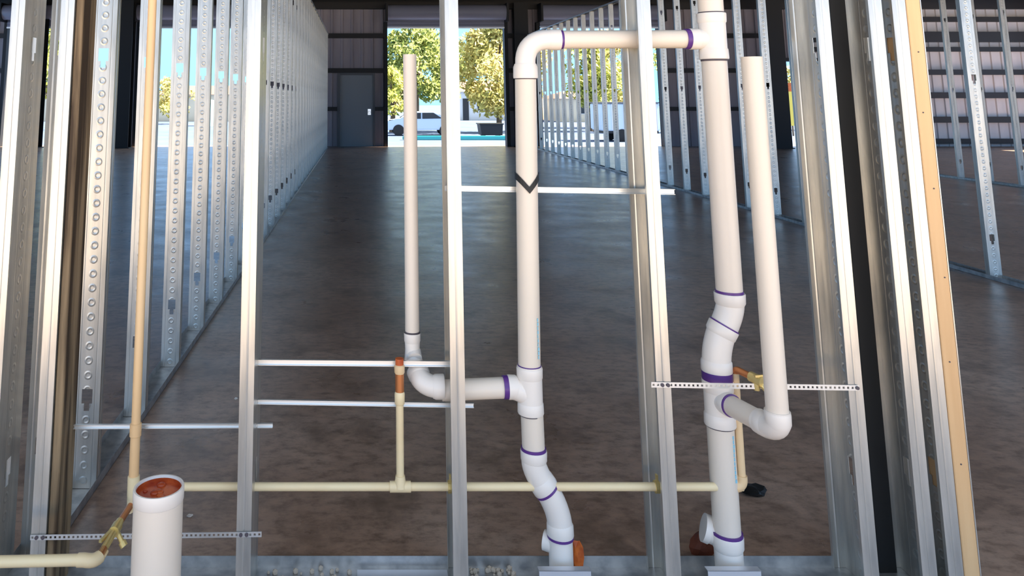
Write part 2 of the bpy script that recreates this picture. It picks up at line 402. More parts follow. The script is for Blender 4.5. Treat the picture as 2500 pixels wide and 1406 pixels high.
# ------------------------------------------------------------------ long left stud row
LX = -.935
old = bmesh.new(); box(old, -.868, -.844, 2.274, 2.385, .005, HT-.01); bmesh.ops.bevel(old, geom=list(old.edges), offset=.003, segments=1, affect='EDGES')
tag(obj('weathered_board', old, M['oldwood']), 'dark brown weathered board standing against a front stud at the left', 'board')
stud(ME4, (-.981, 2.482, .003), 0, 'corner steel stud set back left of the brown weathered board')
ords = 'first second third fourth fifth sixth seventh eighth ninth tenth eleventh twelfth thirteenth fourteenth fifteenth sixteenth seventeenth eighteenth nineteenth twentieth twenty-first twenty-second twenty-third twenty-fourth twenty-fifth twenty-sixth twenty-seventh twenty-eighth twenty-ninth thirtieth thirty-first thirty-second'.split()
n = 0; y = 2.87
while y < 21.3:
    lb = (ords[n]+' stud from the front in the long left row, clear gap beside it') if n < 5 else ords[n]+' stud from the front in the long left row, overlapping its neighbours'
    stud(ME4, (LX-.046, y, .003), 0, lb, 'long left stud row'); y += .608; n += 1
track('bottom_track', LX-.094, LX+.002, 2.43, 21.5, 'long bottom track along the left stud row', 'y')
track('top_track', LX-.094, LX+.002, 2.43, 21.5, 'long top track along the left stud row', 'y', HT+.005, -1)

# ------------------------------------------------------------------ right stud row and the one behind it
RX = 4.79; n = 0; y = 5.98
while y < 21.6:
    if n == 0: lb = 'nearest tall stud of the right row, standing alone right of the pine board'
    elif n in (4, 5, 6, 8, 9): lb = {4: 'right-row stud close to the right front stud, foot just left of it', 5: 'right-row stud just right of the open-topped white pipe', 6: 'right-row stud between the thick stack and the open-topped pipe', 8: 'right-row stud just left of the thick right stack', 9: 'right-row stud midway between a front stud and the thick right stack'}[n]
    elif n >= 13: lb = 'right-row stud before the bright bay, '+ords[n-13]+' from the nearest there'
    else: lb = ords[n]+' stud from the front of the right row, mostly hidden by front studs'
    stud(ME4, (RX+.046, y, .003), 0, lb, 'right stud row'); y += .608; n += 1
track('bottom_track', RX-.001, RX+.094, 5.2, 21.7, 'long bottom track along the right stud row', 'y')
track('top_track', RX-.001, RX+.094, 5.2, 21.7, 'long top track along the right stud row', 'y', HT+.005, -1)
y = 11.4; n = 0
while y < 16.0:
    stud(ME4, (10.3, y, .003), 0, ords[n]+' stud from the front of the distant row before the pale panelled wall', 'distant right stud row'); y += .608; n += 1
track('bottom_track', 10.253, 10.347, 10.4, 16.2, 'bottom track under the distant right stud row', 'y')
track('top_track', 10.253, 10.347, 10.4, 16.2, 'top track over the distant right stud row', 'y', HT+.005, -1)

# ------------------------------------------------------------------ cross straps on the front wall
def strap(p, q, label, perforated=False, h=.014, screws=()):
    p, q = Vector(p), Vector(q); L = (q-p).length; d = (q-p).normalized(); up = Vector((0, 0, 1)); nrm = d.cross(up).normalized(); up = nrm.cross(d)
    root = empty('cross_strap', p); tag(root, label, 'strap', 'cross straps on the front studs')
    bm = bmesh.new(); t = .0016
    if not perforated:
        # shallow rolled channel: flat face with two returned edges
        bar(bm, p, q, t, h); bar(bm, p+up*(h/2-t/2)-nrm*-.004, q+up*(h/2-t/2)-nrm*-.004, .008, t); bar(bm, p-up*(h/2-t/2)-nrm*-.004, q-up*(h/2-t/2)-nrm*-.004, .008, t)
    else:
        pitch = .0125; k = int(L/pitch); hs = .0028; cols = []
        cell = [(0, .34), (.34, .66), (.66, 1)]
        vs_ = {}
        def vt(a, b, c_):
            key = (round(a, 5), round(b, 5), c_)
            if key not in vs_: vs_[key] = bm.verts.new(p+d*a+up*b+nrm*c_)
            return vs_[key]
        zr = [-h/2, -hs, hs, h/2]
        for i in range(k):
            a0 = i*pitch; xr = [a0, a0+pitch/2-hs, a0+pitch/2+hs, a0+pitch]
            for ix in range(3):
                for iz in range(3):
                    if ix == 1 and iz == 1: continue
                    for c_ in (-t/2, t/2):
                        bm.faces.new((vt(xr[ix], zr[iz], c_), vt(xr[ix+1], zr[iz], c_), vt(xr[ix+1], zr[iz+1], c_), vt(xr[ix], zr[iz+1], c_)))
        bmesh.ops.recalc_face_normals(bm, faces=bm.faces)
    obj('strap_bar', bm, M['strap'], root)
    for sx in screws:
        c_ = p+d*((sx-p.x)/d.x)
        obj('screw', tube(c_+nrm*-.0005, c_+nrm*(.004 if nrm.y < 0 else -.004), .005, 10), M['seam'], root)
    return root
SB = 2.392
strap(at(1086, 459, SB), at(1646, 468, SB), 'upper cross strap passing behind the tall bent pipe', h=.0165)
strap(at(618, 883, 2.362), at(1100, 887, 2.362), 'smooth cross strap at the top of the short cream stub', h=.0155)
strap(at(630, 979, 2.362), at(1156, 988, 2.362), 'smooth cross strap below the trap arm pipe', h=.0125)
strap(at(172, 1040, 2.372), at(666, 1037, 2.372), 'left cross strap behind the tan riser pipe', h=.0115)
strap(at(1590, 939, FY-.003), at(2108, 947, FY-.003), 'perforated strap across the right thick stack', True, .0145, screws=(.852, .868, 1.403))
strap(at(74, 1312, FY-.003), at(648, 1304, FY-.003), 'low perforated strap behind the big open stub pipe', True, .0135, screws=(-.895, -.877, -.332, -.316))

# ------------------------------------------------------------------ white drain and vent piping: one glued assembly
dr = empty('drain_piping', (.55, 2.345, 0)); tag(dr, 'white plastic drain and vent piping glued into one network across the front wall', 'piping')
PYY = 2.345
R2, R3, RH, R1, R4 = .0325, .0372, .0285, .0215, .0275
def pipe(p, q, r, bore=False, name='pipe'):
    return obj(name, hollow(p, q, r, r*.84) if bore else tube(p, q, r, 28), M['pvc'], dr, True)
def child(name, bm, m, parent, smooth=True):
    o = obj(name, bm, m, None, smooth); o.parent = parent; o.location = (0, 0, 0)
    return o
def hub(bm, p, d, r, L):
    """socket collar: starts at p and runs along d, mouth slightly flared"""
    d = Vector(d).normalized(); p = Vector(p)
    sweep(bm, [p, p+d*L*.25, p+d*L*.92, p+d*L, p+d*L], [r*1.02, r*1.15, r*1.17, r*1.14, r*.98], 28)
def ring(parent, p, d, r, L=.007, m='primer', k=1.05):
    d = Vector(d).normalized(); p = Vector(p)
    return child('primer_ring' if m == 'primer' else 'joint_line', tube(p-d*.003, p+d*L, r*k, 28), M[m], parent)
def fitting(name, build, label=None):
    bm = bmesh.new(); build(bm); o = obj(name, bm, M['fitting'], dr, True)
    if label: o['label'] = label
    return o

# tall bent stack
x2 = .503
A = Vector((x2+.006, PYY, 1.543))                       # corner of the upper bend
T2 = Vector((.494, PYY, .525))                          # lower tee
up, rt = Vector((0, 0, 1)), Vector((1, 0, 0))
pipe(T2+up*.055, A-up*.09, R2)
def b1(bm):
    sweep(bm, [A-up*.105]+bend(A-up*.075, A, A+rt*.075)+[A+rt*.105], RH*1.09, 28)
    hub(bm, A-up*.075, -up, R2, .045); hub(bm, A+rt*.07, rt, RH, .04)
f = fitting('elbow', b1); ring(f, A-up*.120, -up, R2, .003, 'seam', 1.03); ring(f, A+rt*.11, rt, RH, .008, k=1.03)
T3 = Vector((1.096, PYY, 1.545))                        # upper tee on the right stack
pipe(A+rt*.08, T3-rt*.06, RH)
def b2(bm):
    sweep(bm, [T3-up*.06, T3+up*.06], R3*1.08, 28); hub(bm, T3+up*.045, up, R3, .035); hub(bm, T3-up*.025, -up, R3, .038)
    sweep(bm, [T3, T3-rt*.07], RH*1.12, 28); hub(bm, T3-rt*.04, -rt, RH, .034)
f = fitting('tee', b2); ring(f, T3-rt*.076, -rt, RH, .012, k=1.12); ring(f, T3-up*.065, -up, R3, .004, 'seam', 1.04); ring(f, T3+up*.081, up, R3, .003, 'seam', 1.03)
pipe(T3+up*.05, Vector((1.096, PYY, HT-.03)), R3, True)
pz = at(1780, 714, PYY).z
pipe(T3-up*.05, (1.096, PYY, pz-.02), R3)
# offset of two bends on the right stack
B0 = Vector((1.096, PYY, pz)); B1 = at(1781, 762, PYY); B1.x = 1.094; B2 = at(1767, 797, PYY); B3 = at(1751, 838, PYY); B4 = at(1749, 905, PYY); B4.x = 1.044; B3.x = 1.046
def b3(bm):
    sweep(bm, [B0, B0-up*.028]+bend(B0-up*.03, B1, B2, 8), R3*1.04, 28); hub(bm, B0-up*.036, up, R3, .036)
f = fitting('bend', b3); ring(f, B0+up*.001, up, R3, .006, k=1.05)
def b4(bm):
    sweep(bm, bend(B2, B3, B4+up*.02, 8)+[B4], R3*1.07, 28); dd = (B2-B3).normalized(); hub(bm, B2-dd*.03, dd, R3, .032); hub(bm, B4+up*.035, -up, R3, .035)
f = fitting('bend', b4); ring(f, B2+(B2-B3).normalized()*.001, (B2-B3), R3, .005, k=1.13)
T4 = at(1755, 985, PYY); T4.x = 1.044
pipe(T4+up*.05, B4+up*.01, R3)
ring(f, B4-up*.001, -up, R3, .020, k=1.14)
# lower tee with a branch reaching forward and right to the open-topped pipe
E4 = at(1897, 1052, 2.10); E4.x = 1.086
V4t = at(1838, 139, 2.10)
bs = T4+Vector((.005, -.02, .010))
bd = (E4-bs).normalized()
def b5(bm):
    sweep(bm, [T4-up*.05, T4+up*.06], R3*1.08, 28); hub(bm, T4+up*.03, up, R3, .036); hub(bm, T4-up*.02, -up, R3, .038)
    sweep(bm, [T4+up*.012, T4+up*.012+bd*.05], R4*1.15, 28); hub(bm, T4+up*.012+bd*.025, bd, R4, .032)
f = fitting('tee', b5); ring(f, T4+up*.012+bd*.055, bd, R4, .007, k=1.12); ring(f, T4-up*.059, -up, R3, .003, 'seam', 1.03)
ring(f, T4+up*.066, up, R3, .010, k=1.12)
obj('branch_pipe', tube(T4+up*.012+bd*.03, E4-bd*.045, R4, 28), M['pvc'], dr, True)
def b6(bm):
    sweep(bm, [E4-bd*.075]+bend(E4-bd*.05, E4, E4+up*.035, 10)+[E4+up*.05], R4*1.14, 28); hub(bm, E4+up*.01, up, R4, .036); hub(bm, E4-bd*.03, -bd, R4, .036)
f = fitting('elbow', b6); ring(f, E4+up*.0455, up, R4, .003, 'seam', 1.04)
pipe(E4+up*.02, (E4.x, 2.10, V4t.z), R4, True, 'standpipe')
# right stack down to the slab
C0 = at(1776, 1303, PYY); C0.x = 1.044
pr3 = pipe((1.044, PYY, T4.z-.04), C0-up*.01, R3)
def b7(bm):
    sweep(bm, [C0, (1.046, PYY, .004)], R3*1.03, 28); hub(bm, C0-up*.04, up, R3, .04)
    cp = C0+Vector((-.012, .02, -.012)); dd = Vector((-1, .25, .32)).normalized(); sweep(bm, [cp, cp+dd*.038], R3*.9, 24); sweep(bm, [cp+dd*.03, cp+dd*.046], R3*1.0, 24)
f = fitting('cleanout_fitting', b7); ring(f, C0+up*.0005, up, R3, .007, k=1.13)
for k in range(11):
    z = .395-k*.0115
    child('print_mark', boxbm(1.044+R3*.50, 1.044+R3*.50+random.uniform(.003, .006), PYY-R3*.865-.0006, PYY-R3*.80, z, z+.009), M['print'], pr3, False)
# trap arm to the left and the slim vent
pipe(T2-rt*.04, Vector((.235, PYY, .516)), RH, name='trap_arm')
def b8(bm):
    sweep(bm, [T2-up*.06, T2+up*.06], R2*1.1, 28); hub(bm, T2+up*.02, up, R2, .036); hub(bm, T2-up*.035, -up, R2, .036)
    sweep(bm, bend(T2-up*.03, T2+Vector((-.02, 0, -.006)), T2-rt*.06, 6), RH*1.1, 28); hub(bm, T2-rt*.035, -rt, RH, .03)
f = fitting('tee', b8); ring(f, T2-rt*.066, -rt, RH, .013, k=1.12); ring(f, T2+up*.0565, up, R2, .006, k=1.05); ring(f, T2-up*.072, -up, R2, .003, 'seam', 1.03)
Ea = at(1064, 944, PYY); Eb = at(1040, 932, 2.36); Ec = at(1022, 912, 2.392); x1 = .155; Vt = at(1003, 133, 2.412); Vb = at(1006, 812, 2.412); Vb.x = x1
def b9(bm):
    sweep(bm, [Ea+rt*.01]+bend(Ea, at(1024, 938, 2.352), at(1020, 905, 2.39), 10), RH*1.05, 28)
    hub(bm, Ea-rt*.010, rt, RH*1.03, .034); dd = (at(1014, 888, 2.405)-at(1032, 935, 2.352)).normalized(); hub(bm, at(1026, 922, 2.372), dd, RH, .028)
f = fitting('elbow', b9)
def b10(bm):
    sweep(bm, [Vb, Vb-up*.045, Vb-up*.075, at(1018, 893, 2.402)], [R1*1.15, R1*1.02, R1*1.2, R1*1.1], 26); hub(bm, Vb-up*.03, up, R1, .03)
    q = at(1010, 866, 2.404); sweep(bm, [q+Vector((0, .012, .006)), q+Vector((.002, -.012, -.008))], R1*1.05, 24)
f = fitting('reducing_elbow', b10, 'grey white fitting at the foot of the slim vent pipe'); ring(f, Vb+up*.0005, up, R1, .004, 'seam', 1.06)
pipe((x1, 2.412, Vb.z-.01), (x1, 2.412, Vt.z), R1, True, 'vent_pipe')
# tall stack below the tee: short pipe, two bends, floor riser
D0 = at(1296, 1098, PYY); D0.x = .499; D1 = at(1298, 1140, PYY); D2 = at(1333, 1192, PYY); D3 = at(1362, 1240, PYY); D4 = at(1370, 1305, PYY); D3.x = .566; D4.x = .568
pipe((.497, PYY, T2.z-.05), D0-up*.01, R2)
def b11(bm):
    sweep(bm, [D0, D0-up*.02]+bend(D0-up*.02, D1, D2, 8), R2*1.08, 28); hub(bm, D0-up*.034, up, R2, .034); dd = (D2-D1).normalized(); hub(bm, D2-dd*.035, dd, R2, .035)
f = fitting('bend', b11); ring(f, D0+up*.0005, up, R2, .007, k=1.1); ring(f, D2+(D2-D1).normalized()*.001, (D2-D1), R2, .006, k=1.14)
def b12(bm):
    sweep(bm, bend(D2, D3, D4+up*.02, 8)+[D4], R2*1.07, 28); hub(bm, D4+up*.036, -up, R2, .036)
f = fitting('bend', b12); ring(f, D4-up*.001, -up, R2, .006, k=1.14)
def b13(bm):
    sweep(bm, [D4, (.568, PYY, .004)], R2*1.04, 28)
    cp = D4+Vector((-.01, .01, -.03)); dd = Vector((-1, .5, .1)).normalized(); sweep(bm, [cp, cp+dd*.036], R2*.8, 24)
fitting('cleanout_fitting', b13)
mk = [c for c in dr.children if c.name.startswith('pipe')][0]
for k in range(10):
    z = .715-k*.0115
    child('print_mark', boxbm(x2-.003+R2*.45, x2-.003+R2*.45+random.uniform(.002, .005), PYY-R2*.893-.0006, PYY-R2*.83, z, z+.009), M['print'], mk, False)
# black hanger tie round the tall stack
hz = at(1290, 458, PYY).z
tie = empty('hanger_tie', (x2, PYY, hz)); tag(tie, 'black strap tied in a V round the tall bent pipe', 'tie')
for s in (-1, 1):
    pts = []
    for k in range(7):
        a = k/6*math.radians(88); pts.append(Vector((x2+s*math.sin(a)*(R2+.0025), PYY-math.cos(a)*(R2+.0025), hz-.004+.040*math.sin(a)**1.0)))
    bm = bmesh.new(); vs_ = []
    for p in pts:
        n_ = Vector((p.x-x2, p.y-PYY, 0)).normalized()
        vs_.append([bm.verts.new(p+n_*a+Vector((0, 0, b))) for a, b in ((0, -.010), (.0015, -.010), (.0015, .010), (0, .010))])
    for a, b in zip(vs_, vs_[1:]):
        for k in range(4): bm.faces.new((a[k], a[(k+1) % 4], b[(k+1) % 4], b[k]))
    bm.faces.new(vs_[0]); bm.faces.new(vs_[-1][::-1])
    obj('tie_band', bm, M['black'], tie)

# ------------------------------------------------------------------ cream water piping: one glued assembly
wp = empty('water_piping', (.2, 2.33, .26)); tag(wp, 'thin cream water pipes with tees, elbows and brass valves across the front wall', 'piping')
WY = 2.332; RC = .0112; RK = .0132
def wpipe(p, q, r, m='cpvc', name='pipe'): return obj(name, tube(p, q, r, 18), M[m], wp, True)
def wfit(name, build, m='cpvc', label=None):
    bm = bmesh.new(); build(bm); o = obj(name, bm, M[m], wp, True)
    if label: o['label'] = label
    return o
J = at(318, 1163, WY); K = at(1811, 1160, WY); K.z = J.z = .262
S = at(977, 1150, WY); S.z = .262
wpipe(J, S, RC); wpipe(S, K, RC)
jt = at(370, 0, WY); jb = at(318, 1045, WY); jx = -.652
wpipe((jx, WY, HT-.05), (jx, WY, jb.z), RK, 'cpvc_tan', 'riser')
J.x = jx
def c1(bm):
    sweep(bm, [(jx, WY, jb.z+.015), (jx, WY, jb.z+.012), (jx, WY, jb.z-.02), (jx, WY, jb.z-.022)], [RK, RK*1.28, RK*1.28, RK*1.05], 18); sweep(bm, [(jx, WY, jb.z-.02), (jx, WY, J.z)], RK*1.08, 18)
wfit('coupling', c1, 'cpvc_tan')
def c2(bm):
    sweep(bm, [J+up*.03, J+up*.028, J-up*.02, J-up*.032, J-up*.045], [RK, RK*1.3, RK*1.3, RK*1.15, RC], 18); sweep(bm, [J, J+rt*.034], RC*1.3, 18)
wfit('tee', c2)
G0 = at(312, 1222, WY); G0.x = jx-.003
G2 = at(239, 1366, 2.06); G1 = G0+(G2-G0)*.55
def c3(bm): sweep(bm, [J-up*.04, G0], RC*.9, 16); sweep(bm, [G0+up*.012, G0-up*.006], RC*1.2, 16); sweep(bm, bend(G0, G0-up*.014, toward(G0-up*.014, G2, .02), 6), RC*1.1, 16)
wfit('adapter', c3)
gd = (G2-G0).normalized()
wpipe(G0-up*.008+gd*.01, G0+gd*.12, RC*.8, 'copper', 'copper_tail')
def c4(bm):
    a = G0+gd*.105
    sweep(bm, [a, a+gd*.02, a+gd*.02, a+gd*.05, a+gd*.05, a+gd*.15], [RC*.95, RC*.95, RC*1.25, RC*1.25, RC*.85, RC*.85], 16)
    sd = Vector((.6, -.25, -.75)).normalized(); c_ = a+gd*.035
    sweep(bm, [c_, c_+sd*.035, c_+sd*.035, c_+sd*.048], [RC*.6, RC*.6, RC*.9, RC*.9], 14)
    bar(bm, c_+Vector((-.004, -.012, .006)), c_+gd*.06+Vector((-.016, -.012, .008)), .008, .006)
wfit('valve', c4, 'brass', 'small brass valve with a side outlet')
wpipe(G0+gd*.23, G2-gd*.012, RC*.85, 'copper', 'copper_tail')
Hx = Vector((-1.45, 2.06, G2.z-.015))
def c5(bm): sweep(bm, [G2-gd*.03]+bend(G2-gd*.03, G2-up*.008, G2+(Hx-G2).normalized()*.035, 8)+[G2+(Hx-G2).normalized()*.05], RK*1.18, 18)
wfit('elbow', c5); wpipe(G2+(Hx-G2).normalized()*.03, Hx, RK)
# short stained stub-up
sx = S.x; zt = at(975, 880, WY).z; zc = at(976, 968, WY).z; zd = at(975, 905, WY).z
wpipe(S, (sx, WY, zc), RC)
def c6(bm): sweep(bm, [S-rt*.03, S+rt*.03], RC*1.3, 18); sweep(bm, [S, S+up*.018, S+up*.03], [RC*1.7, RC*1.35, RC*1.2], 18)
wfit('tee', c6)
def c7(bm): sweep(bm, [(sx, WY, zc-.022), (sx, WY, zc-.018), (sx, WY, zc+.008), (sx, WY, zc+.018)], [RC*1.05, RC*1.3, RC*1.35, RC*1.0], 18)
wfit('coupling', c7)
wpipe((sx, WY, zc), (sx, WY, zd), RC*1.15, 'copper', 'stained_stub')
def c8(bm): sweep(bm, [(sx, WY, zd-.012), (sx, WY, zd-.004), (sx, WY, zd+.014), (sx, WY, zd+.017)], [RC*.9, RC*1.35, RC*1.4, RC*1.1], 18)
wfit('stub_cap', c8, 'cpvc_tan'); wpipe((sx, WY, zd+.015), (sx, WY, zt+.006), RC*1.1, 'stain', 'stub_plug')
# clips where the run crosses the studs
for cx in (1098, 1602):
    c_ = at(cx, 1160, WY); c_.z = .262
    bm = bmesh.new(); sweep(bm, [c_-rt*.006, c_+rt*.006], RC*1.5, 16); box(bm, c_.x-.002, c_.x+.003, WY-.006, WY+.004, .262, .295); obj('pipe_clip', bm, M['brass'], wp)
# riser behind the right stack with copper turn and brass valve
Kx = K.x
def c9(bm): sweep(bm, [K-rt*.03]+bend(K-rt*.022, K, K+up*.022, 8)+[K+up*.03], RC*1.3, 18)
wfit('elbow', c9, 'cpvc_tan')
ztop = at(1801, 900, WY).z
wpipe(K+up*.015, (Kx, WY, ztop-.012), RC*.95, 'cpvc_tan', 'riser')
V1 = Vector((Kx, WY, ztop)); V2 = at(1846, 925, 2.27)
def c10(bm): sweep(bm, [V1-up*.02]+bend(V1-up*.014, V1+up*.004, toward(V1, V2, .02), 6)+[V1+(V2-V1)*.75], RC*.85, 16)
wfit('copper_turn', c10, 'copper')
def c11(bm):
    dd = (V2-V1).normalized(); sweep(bm, [V2-dd*.018, V2+dd*.02], RC*1.25, 16); sweep(bm, [V2-up*.03, V2, V2+up*.012], [RC*.7, RC*1.0, RC*.8], 14); sweep(bm, [V2, V2+Vector((.02, -.02, -.025))], RC*.75, 14); bar(bm, V2+Vector((-.01, -.014, .012)), V2+Vector((.018, -.014, .014)), .006, .006)
wfit('valve', c11, 'brass', 'small brass valve beside the open-topped pipe')

# ------------------------------------------------------------------ big open stub pipe in front of the wall
sc_ = at(388, 1187, 1.905); st = empty('stub_pipe', (sc_.x, sc_.y, 0)); tag(st, 'big white open stub pipe with orange stained bore, front left', 'pipe')
zt_ = sc_.z
bm = bmesh.new(); sweep(bm, [(sc_.x, sc_.y, 0), (sc_.x, sc_.y, zt_-.012)], .0565, 40, False); obj('pipe', bm, M['fitting'] if False else M['pvc'], st, True)
bm = bmesh.new(); sweep(bm, [(sc_.x, sc_.y, zt_-.030), (sc_.x, sc_.y, zt_-.028), (sc_.x, sc_.y, zt_-.004), (sc_.x, sc_.y, zt_), (sc_.x, sc_.y, zt_), (sc_.x, sc_.y, zt_-.006)], [.0567, .0580, .0584, .0570, .0528, .0515], 44, False); obj('rim', bm, M['fitting'], st, True)
bm = bmesh.new(); sweep(bm, [(sc_.x, sc_.y, zt_-.005), (sc_.x, sc_.y, zt_-.035)], .0512, 40, False)
r = bmesh.ops.create_circle(bm, cap_ends=True, segments=40, radius=.0512, matrix=Matrix.Translation((sc_.x, sc_.y, zt_-.014)))
for k in range(14):
    a, rr = random.uniform(0, 6.28), random.uniform(0, .036)
    bmesh.ops.create_icosphere(bm, subdivisions=2, radius=random.uniform(.005, .011), matrix=Matrix.Translation((sc_.x+rr*math.cos(a), sc_.y+rr*math.sin(a), zt_-.013)) @ Matrix.Diagonal((1, 1, .5, 1)))
obj('stained_plug', bm, M['stain'], st, True)

# ------------------------------------------------------------------ plates, scraps
for (xa, xb, lb) in ((1316, 1443, 'zinc guard plate on the track below the tall bent pipe'), (1728, 1858, 'zinc guard plate on the track below the thick right stack')):
    a, b = at(xa, 1393, FY-.004), at(xb, 1393, FY-.004)
    pt = empty('guard_plate', ((a.x+b.x)/2, FY-.003, 0)); tag(pt, lb, 'plate', 'guard plates on the front track')
    bm = bmesh.new(); box(bm, a.x, b.x, FY-.0045, FY-.0025, .004, a.z); bmesh.ops.bevel(bm, geom=list(bm.edges), offset=.0006, segments=1, affect='EDGES'); obj('plate', bm, M['plate'], pt)
    obj('flange', boxbm(a.x, b.x, FY-.0045, FY+.016, a.z-.0015, a.z), M['plate'], pt)
def lump(name, loc, scale, m, label, cat, seed, rot=0, jag=.35):
    rnd = random.Random(seed); bm = bmesh.new(); bmesh.ops.create_icosphere(bm, subdivisions=2, radius=1)
    for v in bm.verts: v.co *= 1+rnd.uniform(-jag, jag); v.co = Vector((v.co.x*scale[0], v.co.y*scale[1], v.co.z*scale[2]))
    mn = min(v.co.z for v in bm.verts)
    for v in bm.verts: v.co.z -= mn
    o = obj(name, bm, m, loc=loc); o.rotation_euler[2] = rot; return tag(o, label, cat)
p = atz(1840, 1204); lump('plastic_scrap', (p.x, p.y, 0), (.040, .040, .010), M['black'], 'crumpled black plastic scrap on the concrete right of the thick stack', 'scrap', 3, .3)
p = at(1408, 1384, 2.385); lump('plastic_plug', (p.x, 2.385, .0025), (.020, .016, .046), M['orange'], 'small orange plastic scrap beside the foot of the tall bent pipe', 'scrap', 5, 0, .2)
p = at(1716, 1348, 2.47); lump('cardboard_scrap', (p.x, 2.47, 0), (.045, .02, .036), M['rust'], 'rust brown scrap leaning behind the foot of the thick right stack', 'scrap', 8, .4, .25)
p = atz(463, 1262); lump('paint_chip', (p.x, p.y, 0), (.010, .006, .004), M['fitting'], 'tiny white chip on the concrete right of the big stub pipe', 'chip', 9)
p = atz(576, 975); lump('paint_chip', (p.x, p.y, 0), (.008, .006, .004), M['fitting'], 'tiny white chip on the concrete left of the smooth cross straps', 'chip', 10)

# ------------------------------------------------------------------ outside: trees, car, buildings
M['bark'] = mat('bark', (.16, .11, .07), .9)
def leafmat(name, a, b):
    m = mat(name, a, .6, noise=(b, 1.4, (1, 1, 1), .35, .65)); m.node_tree.nodes['Principled BSDF'].inputs['Specular IOR Level'].default_value = .2; return m
M['leaf1'] = leafmat('yellow_green_leaves', (.66, .60, .12), (.40, .46, .10))
M['leaf2'] = leafmat('golden_leaves', (.74, .60, .20), (.46, .44, .12))
M['leaf3'] = leafmat('green_leaves', (.20, .27, .07), (.44, .46, .11))
ZG = -.8
def tree(x, y, h, rad, m, label, seed, n=2600, leaf=.17, base=.32):
    rnd = random.Random(seed); r = empty('tree', (x, y, ZG)); tag(r, label, 'tree', 'trees beyond the far wall')
    bm = bmesh.new(); sweep(bm, [(x, y, ZG-.1), (x+.1, y, ZG+h*.3), (x-.05, y+.1, ZG+h*.55), (x, y, ZG+h*.85)], [.2, .15, .1, .03], 10); obj('trunk', bm, M['bark'], r, True)
    cl = []
    for k in range(30):
        a = rnd.uniform(0, 6.28); q = rnd.uniform(.15, .95); zz = rnd.uniform(base, .95); env = math.sin(math.pi*min(1, (zz-base+.12)/(1.1-base)))**.7
        cl.append((Vector((x+rad*env*q*math.cos(a), y+rad*env*q*math.sin(a), ZG+h*zz)), rad*rnd.uniform(.24, .44)))
        if k < 9:
            b0 = Vector((x, y, ZG+h*rnd.uniform(.25, .5))); bb = bmesh.new(); sweep(bb, [b0, (b0+cl[-1][0])/2+Vector((0, 0, .15)), cl[-1][0]], [.06, .045, .015], 6); obj('branch', bb, M['bark'], r, True)
    verts, faces = [], []
    for k in range(n):
        c_, cr = rnd.choice(cl); d = Vector((rnd.gauss(0, 1), rnd.gauss(0, 1), rnd.gauss(0, .8))).normalized()*cr*rnd.random()**.4
        p = c_+d; a = Vector((rnd.gauss(0, 1), rnd.gauss(0, 1), rnd.gauss(0, 1))).normalized(); b = a.orthogonal().normalized(); s = leaf*rnd.uniform(.6, 1.3); i = len(verts)
        verts += [p-a*s, p+b*s*.45, p+a*s, p-b*s*.45]; faces.append((i, i+1, i+2, i+3))
    me = bpy.data.meshes.new('foliage'); me.from_pydata([tuple(v) for v in verts], [], faces); me.materials.append(m)
    tag(link('foliage', me, r), kind='stuff')
tree(4.1, 57, 8.2, 3.0, M['leaf3'], 'green leafy tree seen left of the front stud in the central bay', 1, 6500, .2, .26)
tree(2.0, 50, 4.4, 1.1, M['leaf1'], 'small yellow-green tree low behind the slim vent pipe', 2, 1800)
tree(9.0, 50, 8.4, 3.0, M['leaf2'], 'golden yellow tree filling the right half of the central bay', 3, 11000, .2, .20)
tree(7.4, 66, 7.6, 2.6, M['leaf3'], 'darker green tree behind the front stud in the central bay', 4, 3000, .2)
tree(15.6, 52, 6.6, 2.3, M['leaf1'], 'yellow-green tree at the left of the bay behind the right stud row', 5, 4000, .2, .28)
tree(19.0, 58, 7.2, 2.5, M['leaf2'], 'golden tree midway in the bay behind the right stud row', 6, 4000, .2, .28)
tree(21.6, 50, 6.6, 2.6, M['leaf1'], 'yellow-green tree at the right of the bay behind the right stud row', 7, 4000, .2, .28)
tree(-16.2, 66, 3.9, 2.0, M['leaf2'], 'low golden shrub tree in the bay behind the left stud row', 8, 1800)
tree(-22.0, 54, 7.4, 2.6, M['leaf1'], 'yellow-green tree in the leftmost bay', 9, 3500, .2)
tree(31.2, 54, 4.6, 1.5, M['leaf2'], 'golden tree in the narrow doorway at right', 10, 1600)

